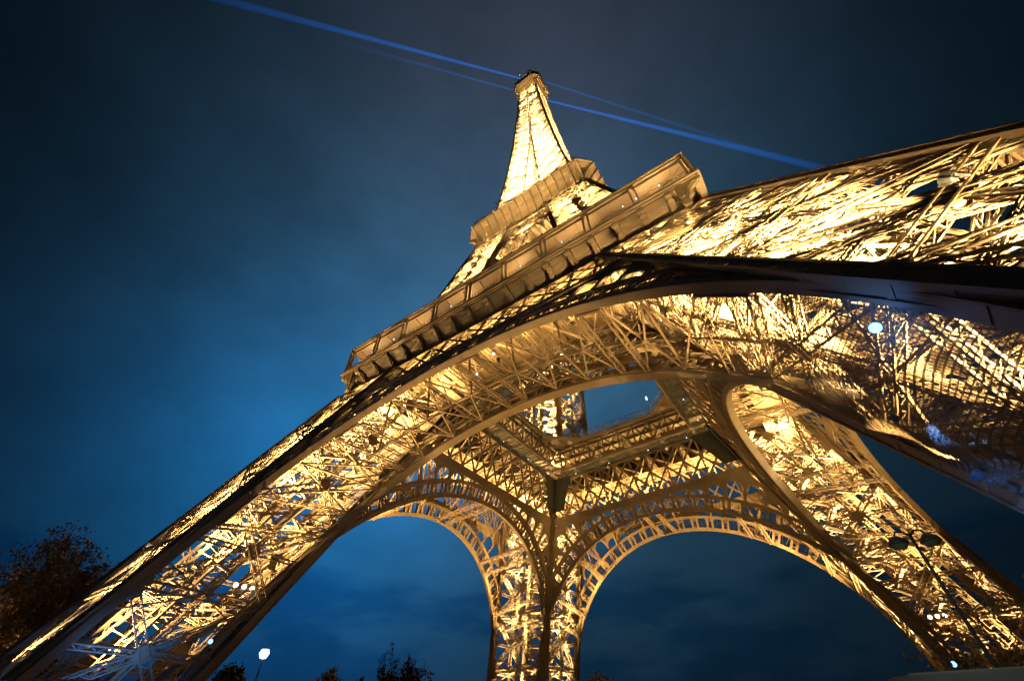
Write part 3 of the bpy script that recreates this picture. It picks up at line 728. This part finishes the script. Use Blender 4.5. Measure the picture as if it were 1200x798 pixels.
for k in range(4):
    near = k == 3; A_ = k == 2
    for z, zt, pw, sz in ((6.5, 40, 130e3, 62), (17.5, 46, 100e3, 74), (27.8, 52, 80e3, 84), (37.2, 56, 50e3, 100), (44.5, 56, 26e3, 120)):
        pw *= 1.45 if A_ else (1.7 if k == 1 else 1.15)
        for f in ((.25, .75), (.75, .25)):
            tf = (.42, .68) if f[1] > f[0] else (.68, .42)
            m_ = ((3.4 if 10 < z < 36 else 1.6) if f[0] > .5 else (.3 if z > 20 else .12)) if near else 1
            floodlight(rot(axis1(z, *f), k), rot(axis1(zt, *tf), k), pw*PW*m_, sz)
    # arches: between the two arch planes of the side, from the springings
    for sg in (-1, 1):
        w_ = .45 if (k == 3 and sg < 0) or (k == 2 and sg > 0 and False) else 1
        floodlight(rot((sg*36.5, 40.0, 12.0), k), rot((sg*13, 41.0, 38), k), 62e3*PW*(.4 if k == 2 and sg < 0 else (1.8 if k < 2 else 1)), 60, GOLD)
        floodlight(rot((sg*33.0, 37.0, 22), k), rot((sg*4, 40.0, 40.5), k), 36e3*PW*(.6 if k == 2 and sg < 0 else (1.8 if k < 2 else 1)), 62, GOLD)
    # added fill lamps mid square, in place of bounced light on belts and floor
    floodlight(rot((12, 12, 1.0), k), rot((-14, -14, 46), k), 10e3*PW, 110, GOLD)
    # lamps just outside the outer faces that rake up the lattice
    for z, pw in ((9, 32e3), (22, 18e3)):
        if near: pw *= 2.4
        c_ = axis1(z, .5, .5)
        floodlight(rot((c_[0], o1(z)+1.5, z), k), rot((i1(z+20)+7, o1(z+20)-1.5, z+20), k), pw*PW, 50)
        floodlight(rot((o1(z)+1.5, c_[0], z), k), rot((o1(z+20)-1.5, i1(z+20)+7, z+20), k), pw*PW, 50)
    # lamps in the deep belt, between its two faces
    for x in (-25, -13, 0, 13, 25):
        floodlight(rot((x, 31.5, 45.2), k), rot((x, 33.0, 56), k), 16e3*PW, 140, GOLD)
    # lamps over the piers that rake the cove under the gallery
    for sg in (-1, 1):
        floodlight(rot((sg*31, o1(40)+1.6, 40), k), rot((sg*24.0, 33.5, 55), k), (3e3 if k == 2 and sg < 0 else 6e3)*PW, 100, GOLD)
    # lamps along the gallery floor
    for x in (-29.2, -17.5, -5.8, 5.8, 17.5, 29.2):
        floodlight(rot((x, 34.6, 57.9), k), rot((x, 33.0, 62.5), k), 1700*PW, 160, (1.0, .62, .26))
    # upper piers
    for z, zt, pw, sz in ((59.5, 88, 480e3, 80), (71, 98, 420e3, 95), (82, 108, 330e3, 105), (94, 115, 200e3, 120)):
        floodlight(rot(axis2(z, .5, .5), k), rot(axis2(zt, .5, .5), k), pw*PW, sz)
    # cove of the second floor
    for x in (-12, 0, 12):
        floodlight(rot((x, o2(97)+2.4, 95), k), rot((x*.8, 18.5, 113), k), 20e3*PW, 95)
    # spire, from the second floor upwards
    for z, pw in ((117.5, 420e3), (150, 240e3)):
        h = o3(z)*.62; floodlight(rot((h, h, z), k), rot((h*.6, h*.6, z+60), k), pw*PW, 100)
    floodlight(rot((0, 8.8, 258), k), rot((0, 7.6, 273), k), 18e3*PW, 120)
for z, pw in ((130, 460e3), (148, 430e3), (166, 380e3), (184, 330e3), (202, 270e3), (220, 230e3), (238, 190e3), (254, 150e3)):
    light('spire_lamp', (0, 0, z), None, pw*PW*1.25, (1.0, .72, .36), 'POINT', rad=.6, parent=TOWER)

# ------------------------------------------------------------------ lamps one can see
lens_me = {}
def lamp_body(t, m, r):
    b = MB(); b.lathe((0, 0, 0), [(.001, .5*r), (.7*r, .45*r), (r, .1*r), (1.05*r, -.3*r), (.98*r, -.3*r), (.9*r, 0)], 16); b.bars([(0, 0, .4*r)], [(0, 0, 1.2*r)], .25*r); b.box((0, 0, 1.2*r), (2.2*r, .35*r, .25*r)); b.build('housing', STEEL, t)
    l = MB(); l.lathe((0, 0, -.12*r), [(.001, -.35*r), (.5*r, -.28*r), (.86*r, -.05*r), (.9*r, .05*r)], 16); l.build('lens', m, t, True)
def seen_lamp(name, label, cat, loc, aim, m, r, group=None, power=0, col=(1, 1, 1), size=120):
    t = empty(name, loc); tag(t, label, cat, group)
    d = (Vector(aim)-Vector(loc)).normalized(); t.rotation_euler = d.to_track_quat('-Z', 'Y').to_euler()
    lamp_body(t, m, r)
    if power: light(name+'_beam', Vector(loc)+d*r*.9, aim, power, col, 'SPOT', size, .6, r*.5)
    return t
CAMP = (28.4, -70.2, 2.4)
for j in range(3):
    f = .17+.06*j; z = 18.2
    x0, y0, x1, y1 = -i1(z), -i1(z), -i1(z), -o1(z)
    seen_lamp('work_lamp', ['round warm white lamp low on the left pier, highest of the row of three', 'middle one of the three round warm white lamps low on the left pier', 'round warm white lamp low on the left pier, nearest the pier\'s outer edge'][2-j], 'lamp', (x0-.6+j*.0, y0+(y1-y0)*f*1.2, z+.3), CAMP, LAMPW, .3, 'white lamps on the left pier')
    f = .19+.062*j; z = 16.7
    x0, y0, x1 = i1(z), i1(z), o1(z)
    seen_lamp('work_lamp', ['round warm white lamp low on the right hand pier, first of three from the arch', 'middle one of the three round warm white lamps low on the right hand pier', 'round warm white lamp low on the right hand pier, nearest the street lamp pole'][j], 'lamp', (x0+(x1-x0)*f, y0-1.2, z-.1), CAMP, LAMPW, .3, 'white lamps on the right hand pier')
BLUE = (.08, .28, 1.0)
seen_lamp('blue_spotlight', 'brilliant blue spotlight hung in the dark bracing of the near pier under the arch', 'spotlight', (34.25, -50.9, 15.05), CAMP, LAMPB, .25, 'blue spotlights')
light('blue_glow', (33.7, -50.4, 15.2), None, 160, BLUE, 'POINT', rad=.2)
seen_lamp('blue_spotlight', 'blue spotlight raking the netting below the bright one on the near pier', 'spotlight', (34.0, -45.3, 13.6), (35.9, -42.7, 12.6), LAMPB, .17, 'blue spotlights', 2200, BLUE, 34)
seen_lamp('blue_spotlight', 'small blue spotlight on the foot of the far right pier beside the pale kiosk roof', 'spotlight', (38.3, 37.4, 10.8), CAMP, LAMPB, .4, 'blue spotlights', 2e3, BLUE, 140)
seen_lamp('blue_spotlight', 'small blue spotlight low on the inner edge of the left pier above the park lamp', 'spotlight', (-36.5, -40.3, 12.6), CAMP, LAMPB, .26, 'blue spotlights', 2e3, BLUE, 140)
light('blue_wash', (-34, -50, 9), (-44, -48, 13), 1.5e3, BLUE, 'SPOT', 130, .8, .4)
light('blue_wash', (34.5, -40.5, 11.5), (37.2, -38.2, 10.5), 140, BLUE, 'SPOT', 120, .8, .2)
seen_lamp('net_lamp', 'warm floodlight grazing the brown netting on the near pier', 'floodlight', (33.5, -44.4, 15.2), (32.2, -40.1, 20.2), LAMPW, .1, None, 1700, (1, .76, .42), 46)
# lamps round the well of the first floor and among the under floor bracing
for (x, y, z), lb in (((9.7, 13.6, 60.6), 'slim bright lamp post on the rim of the floor well against the sky'),):
    t = empty('rim_lamp', (x, y, z-3)); tag(t, lb, 'lamp'); b = MB(); b.bars([(0, 0, 0)], [(0, 0, 2.5)], .14); b.build('post', STEEL, t); b = MB(); b.lathe((0, 0, 2.5), [(.001, 0), (.16, .05), (.18, .9), (.001, 1.0)], 12); b.build('tube', LAMPS, t)
for p, lb in (((-9.5, -33.5, 44.5), 'cool white lamp among the golden bracing under the near edge of the floor'), ((-5.0, -30.5, 45.5), 'smaller cool lamp in the bracing just right of the brightest one'), ((-1.0, -31.5, 47), 'cool lamp high in the bracing under the floor, closest to the arch crown')):
    seen_lamp('bracing_lamp', lb, 'lamp', p, CAMP, LAMPS, .2)

# ------------------------------------------------------------------ netting on the near pier
def net():
    m = MB(); rng = np.random.default_rng(5); nz, ny = 70, 40; A = np.zeros((nz, ny, 3))
    for a in range(nz):
        z = 11.5+(45.5-11.5)*a/(nz-1)
        for b in range(ny):
            t = b/(ny-1); y = -i1(z)-.7-(o1(z)-i1(z)-1.2)*t
            sag = .7+1.3*math.sin(math.pi*t)*math.sin(math.pi*((z-11.5)/11.3 % 1.0))**.8 + .22*math.sin(z*1.9+5*t)+.16*math.sin(13*t+z*.7)
            A[a, b] = (i1(z)-sag, y, z-.5*math.sin(math.pi*t))
    m.grid(A); return tag(m.build('safety_net', NET, None, True), 'brown safety netting sagging in folds across the underside of the near pier', 'safety net')
net()

# ------------------------------------------------------------------ beacon beams: glowing cones in place of searchlights scattering in haze
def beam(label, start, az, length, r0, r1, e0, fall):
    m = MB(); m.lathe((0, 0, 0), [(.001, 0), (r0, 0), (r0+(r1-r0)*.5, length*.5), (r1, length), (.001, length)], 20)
    mt = bpy.data.materials.new('beam_cone_glow'); mt.use_nodes = True; nt = mt.node_tree; nt.nodes.clear()
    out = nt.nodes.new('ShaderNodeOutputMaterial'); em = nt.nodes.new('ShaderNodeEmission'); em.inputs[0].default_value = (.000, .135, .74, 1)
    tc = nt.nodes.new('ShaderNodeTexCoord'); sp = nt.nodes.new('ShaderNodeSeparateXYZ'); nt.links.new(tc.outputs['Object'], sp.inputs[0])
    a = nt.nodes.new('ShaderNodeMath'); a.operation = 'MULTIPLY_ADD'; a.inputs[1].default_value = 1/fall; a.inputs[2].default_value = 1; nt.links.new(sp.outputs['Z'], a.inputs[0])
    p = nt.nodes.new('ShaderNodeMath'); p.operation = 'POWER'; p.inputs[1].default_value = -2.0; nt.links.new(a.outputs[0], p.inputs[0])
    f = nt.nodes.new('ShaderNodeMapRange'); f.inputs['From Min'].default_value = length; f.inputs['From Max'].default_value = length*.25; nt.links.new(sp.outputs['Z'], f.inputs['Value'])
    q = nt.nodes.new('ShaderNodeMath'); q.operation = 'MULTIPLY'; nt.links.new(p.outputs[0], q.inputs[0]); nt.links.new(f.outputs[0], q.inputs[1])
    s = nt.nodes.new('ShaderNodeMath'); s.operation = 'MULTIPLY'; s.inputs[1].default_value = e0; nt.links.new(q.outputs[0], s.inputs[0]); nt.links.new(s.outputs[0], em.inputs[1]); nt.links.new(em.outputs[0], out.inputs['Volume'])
    o = m.build('glowing_beam_cone', mt); bm = bmesh.new(); bm.from_mesh(o.data); bmesh.ops.remove_doubles(bm, verts=bm.verts, dist=.004); bmesh.ops.recalc_face_normals(bm, faces=bm.faces); bm.to_mesh(o.data); bm.free()
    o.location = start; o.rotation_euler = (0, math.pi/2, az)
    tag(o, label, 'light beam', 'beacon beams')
beam('bright blue glowing cone as searchlight beam leaving the spire top towards the upper left', (.5, -4.8, 284), math.atan2(-.743, -.668), 230, .45, 2.6, .62, 70)
beam('faint blue glowing cone as searchlight beam leaving the summit below the bright left one', (-6, -1.6, 284), math.atan2(-.755, -.656), 120, .4, 1.3, .40, 45)
beam('bright blue glowing cone as searchlight beam slanting down to the right from the spire top', (3.5, 10.0, 284), math.atan2(.737, .676), 290, .5, 3.4, .55, 85)
beam('thin faint blue glowing cone as searchlight beam above the bright one right of the spire', (8.5, 1.6, 284), math.atan2(.773, .634), 230, .35, 2.0, .40, 50)

# ------------------------------------------------------------------ park lamps
def park_lamp():
    t = tag(empty('park_lamp', (-23.7, -40.4, 0)), 'tall park lamp with one dazzling blue white globe on a thin pole', 'street lamp')
    p = MB(); p.tube([(0, 0, 0), (0, 0, .8), (0, 0, .81), (0, 0, 9.9)], [.16, .15, .09, .06], 10); p.build('pole', STEEL, t)
    h = MB(); h.lathe((0, 0, 10.24), [(.001, -.5), (.3, -.42), (.5, 0), (.3, .42), (.001, .5)], 20); h.build('globe', emis('lamp_globe', (.30, .60, 1.0), 5), t, True)
    c = MB(); c.lathe((0, 0, 10.6), [(.45, -.05), (.3, .1), (.001, .2)], 16); c.build('cap', STEEL, t)
    light('park_lamp_light', (-23.7, -40.4, 10.24), None, 1500, (.4, .7, 1), 'POINT', rad=.45)
park_lamp()
def twin_lamp():
    t = tag(empty('street_lamp', (31.35, -48.4, 0), .35), 'unlit dark street lamp with two hanging bowl heads before the lit right hand pier', 'street lamp')
    p = MB(); p.tube([(0, 0, 0), (0, 0, 1.0), (0, 0, 1.01), (0, 0, 7.9)], [.13, .12, .075, .05], 10); p.build('pole', DARKNET, t)
    for sx in (-1, 1):
        a = MB(); a.tube([(0, 0, 7.8), (sx*.2, 0, 7.98), (sx*.42, 0, 7.98), (sx*.52, 0, 7.82)], .035, 8); a.build('arm', DARKNET, t)
        h = MB(); h.lathe((sx*.52, 0, 7.55), [(.001, .3), (.12, .28), (.3, .12), (.33, 0), (.29, -.02), (.2, .06), (.001, .1)], 20); hd = h.build('lamp_head', mat('bowl_enamel', (.05, .06, .05), .35), t, True)
        g_ = MB(); g_.lathe((sx*.52, 0, 7.52), [(.28, .02), (.2, -.1), (.001, -.14)], 18); g_.build('diffuser', mat('bowl_glass', (.16, .17, .10), .3), hd, True)
twin_lamp()

# ------------------------------------------------------------------ kiosks at the edge of the square
def kiosk(name, label, loc, rz, L, D, H, col, nwin):
    t = tag(empty(name, loc, rz), label, 'kiosk')
    b = MB(); b.box((0, 0, H/2-.25), (L-.8, D-.8, H-.5)); b.build('wall', mat('kiosk_wall', tuple(c*.5 for c in col), .6), t)
    r = MB(); r.box((0, 0, H-.16), (L, D, .32)); r.box((0, 0, H+.05), (L-1.2, D-1.2, .14)); r.bars([(-L/2, -D/2-.02, H-.16), (-L/2, D/2+.02, H-.16)], [(L/2, -D/2-.02, H-.16), (L/2, D/2+.02, H-.16)], .06, .36)
    r.build('roof', mat('kiosk_roof', col, .5, .3, .2, .7), t)
    for j in range(nwin):
        x = -L/2+1.2+(L-2.4)*(j+.5)/nwin; w = MB(); w.bars([(x-.7, -D/2+.38, 1.1), (x-.7, -D/2+.38, 2.3), (x-.7, -D/2+.38, 1.1), (x+.7, -D/2+.38, 1.1)], [(x+.7, -D/2+.38, 1.1), (x+.7, -D/2+.38, 2.3), (x-.7, -D/2+.38, 2.3), (x+.7, -D/2+.38, 2.3)], .1); f = w.build('window', STEEL, t)
        pn = MB(); pn.box((x, -D/2+.39, 1.7), (1.3, .02, 1.1)); pn.build('pane', mat('dark_glass', (.02, .03, .04), .1, .6), f)
    d = MB(); d.box((L/2-.39, 0, 1.05), (.06, .95, 2.1)); d.bars([(L/2-.34, .3, 1.0)], [(L/2-.34, .3, 1.2)], .05); d.build('door', STEEL, t)
kiosk('ticket_kiosk', 'long low kiosk with a pale blue lit flat roof before the left pier', (3.5, -61.0, 0), math.radians(-21), 21, 5, 3.72, (.62, .66, .70), 6)
light('blue_wash', (12, -70, 1.0), (3, -63.4, 3.7), 2600, (.25, .5, 1), 'SPOT', 150, .8, .3)
kiosk('souvenir_kiosk', 'small kiosk with a pale grey green roof under the right hand pier', (31.6, -47.6, 0), math.radians(12), 7.0, 4.2, 3.75, (.34, .38, .34), 2)
light('kiosk_wash', (30.5, -52.0, 7.2), (31.5, -48, 4), 120, (.9, .95, .8), 'SPOT', 120, .8, .3)

floodlight((-64, -58, 3.5), (-72, -51, 19), 9e3, 90)  # added unseen lamp, aimed outward only to brighten the left trees
# ------------------------------------------------------------------ trees
def tree(label, loc, H, crown, leafm, nleaf, lsize, seed, depth=5, group='trees round the square', name='tree', spread=.55, trunk=.3, leaf_lo=.0, minr=0.0):
    rnd = random.Random(seed); t = tag(empty(name, loc), label, 'tree', group)
    tr, br, tips = MB(), MB(), []
    def grow(p, d, L, r, lev):
        n = 4; pts = [Vector(p)]; dd = Vector(d)
        for _ in range(n):
            dd = (dd+Vector((rnd.gauss(0, .12), rnd.gauss(0, .12), rnd.gauss(.03, .08)))).normalized(); pts.append(pts[-1]+dd*L/n)
        rad = [max(minr, r*(1-.45*i/n)) for i in range(n+1)]
        (tr if lev < 2 else br).tube([tuple(q) for q in pts], rad, 7 if lev < 2 else 4)
        if lev >= depth-2: tips.extend(pts[1:])
        if lev >= depth: return
        for j in range(rnd.randint(3, 4) if lev else 5):
            q = pts[rnd.randint(2, n)] if j else pts[-1]
            ax = Vector((rnd.gauss(0, 1), rnd.gauss(0, 1), rnd.gauss(.1, .5))).normalized()
            nd = (dd*(1-spread*rnd.uniform(.6, 1.2)) + ax*spread*rnd.uniform(.8, 1.4)).normalized()
            grow(q, nd, L*rnd.uniform(.58, .8), rad[-1]*.72, lev+1)
    grow((0, 0, 0), (0, 0, 1), H*.34, trunk, 0)
    top = max(q.z for q in tips); sc = H/top; wd = max(max(abs(q.x), abs(q.y)) for q in tips); sx = crown/wd
    for m in (tr, br):
        m.v = [v*np.array((sx, sx, sc)) for v in m.v]
    tro = tr.build('trunk', BARK, t, True); br.build('branches', BARK, t)
    if nleaf:
        lf = MB(); V, F = [], []; T = np.array([(q.x*sx, q.y*sx, q.z*sc) for q in tips]); T = T[T[:, 2] > leaf_lo*H]; rg = np.random.default_rng(seed)
        C = T[rg.integers(0, len(T), nleaf)]+rg.normal(0, .28, (nleaf, 3)); a = rg.normal(size=(nleaf, 3)); a /= np.linalg.norm(a, axis=1)[:, None]; b = np.cross(a, rg.normal(size=(nleaf, 3))); b /= np.linalg.norm(b, axis=1)[:, None]
        s = lsize*rg.uniform(.5, 1.3, (nleaf, 1)); q = np.stack([C-a*s, C+b*s*.55, C+a*s, C-b*s*.55], 1)
        lf.add(q.reshape(-1, 3), np.arange(4*nleaf).reshape(-1, 4)); lf.build('foliage', leafm, t)
    return t
tree('big half bare tree with rusty autumn leaves at the far left beside the pier', (-66.5, -50.4, 0), 27.5, 12, LEAF_A, 15000, .24, 3, 6, trunk=.5)
tree('tall dark tree with thinning brown leaves at the left edge', (-72, -57, 0), 31, 12, LEAF_A, 14000, .24, 8, 6, trunk=.5)
tree('low bushy tree with orange leaves close behind the left pier', (-66, -46.5, 0), 22.5, 8, LEAF_A, 9000, .22, 21, 6, trunk=.4)
def far(az, dist): return (28.4+dist*math.cos(math.radians(az)), -70.2+dist*math.sin(math.radians(az)), 0)
tree('bare spreading winter tree on the skyline under the left arch', far(135.2, 150), 26.0, 10, None, 0, .2, 5, 6, 'skyline trees', 'bare_tree', .7, .5, minr=.09)
tree('rounded nearly bare tree on the skyline between the park lamp and the spreading one', far(143.2, 170), 22.5, 6, LEAF_G, 1500, .3, 6, 6, 'skyline trees', 'bare_tree', .6, .4, minr=.13)
tree('leafy dark tree right behind the glare of the park lamp', far(149.6, 120), 13, 4, LEAF_G, 7000, .35, 7, 5, 'skyline trees', trunk=.35)
tree('tall dark evergreen between the left pier and the park lamp', far(152.6, 120), 16, 4, LEAF_G, 7000, .35, 9, 5, 'skyline trees', trunk=.35)
tree('brown leafed tree beside the foot of the far central pier', far(115.4, 190), 21.5, 6, LEAF_A, 7000, .35, 10, 5, 'skyline trees', trunk=.35)
for j, (az, h, lb) in enumerate(((146.6, 18.5, 'lowest dark round tree of the skyline, next to the leafy one by the lamp'), (140.6, 19.0, 'squat dark tree just right of the rounded bare tree'), (138.4, 18.5, 'squat dark tree touching the spreading bare tree'), (131.6, 18.0, 'small dark tree right of the spreading bare tree'))):
    tree(lb, far(az, 165), h, 7.5, LEAF_G, 6000, .4, 30+j, 5, 'skyline trees', trunk=.3)
tree('young twiggy tree with a few orange leaves before the right hand pier', (32.8, -44.5, 0), 6.9, 3.6, LEAF_A, 1800, .09, 41, 6, 'trees round the square', 'young_tree', .65, .09)
tree('young dark tree at the right edge under the pier', (35.6, -46.5, 0), 6.6, 3.2, LEAF_A, 1500, .09, 44, 6, 'trees round the square', 'young_tree', .65, .09)
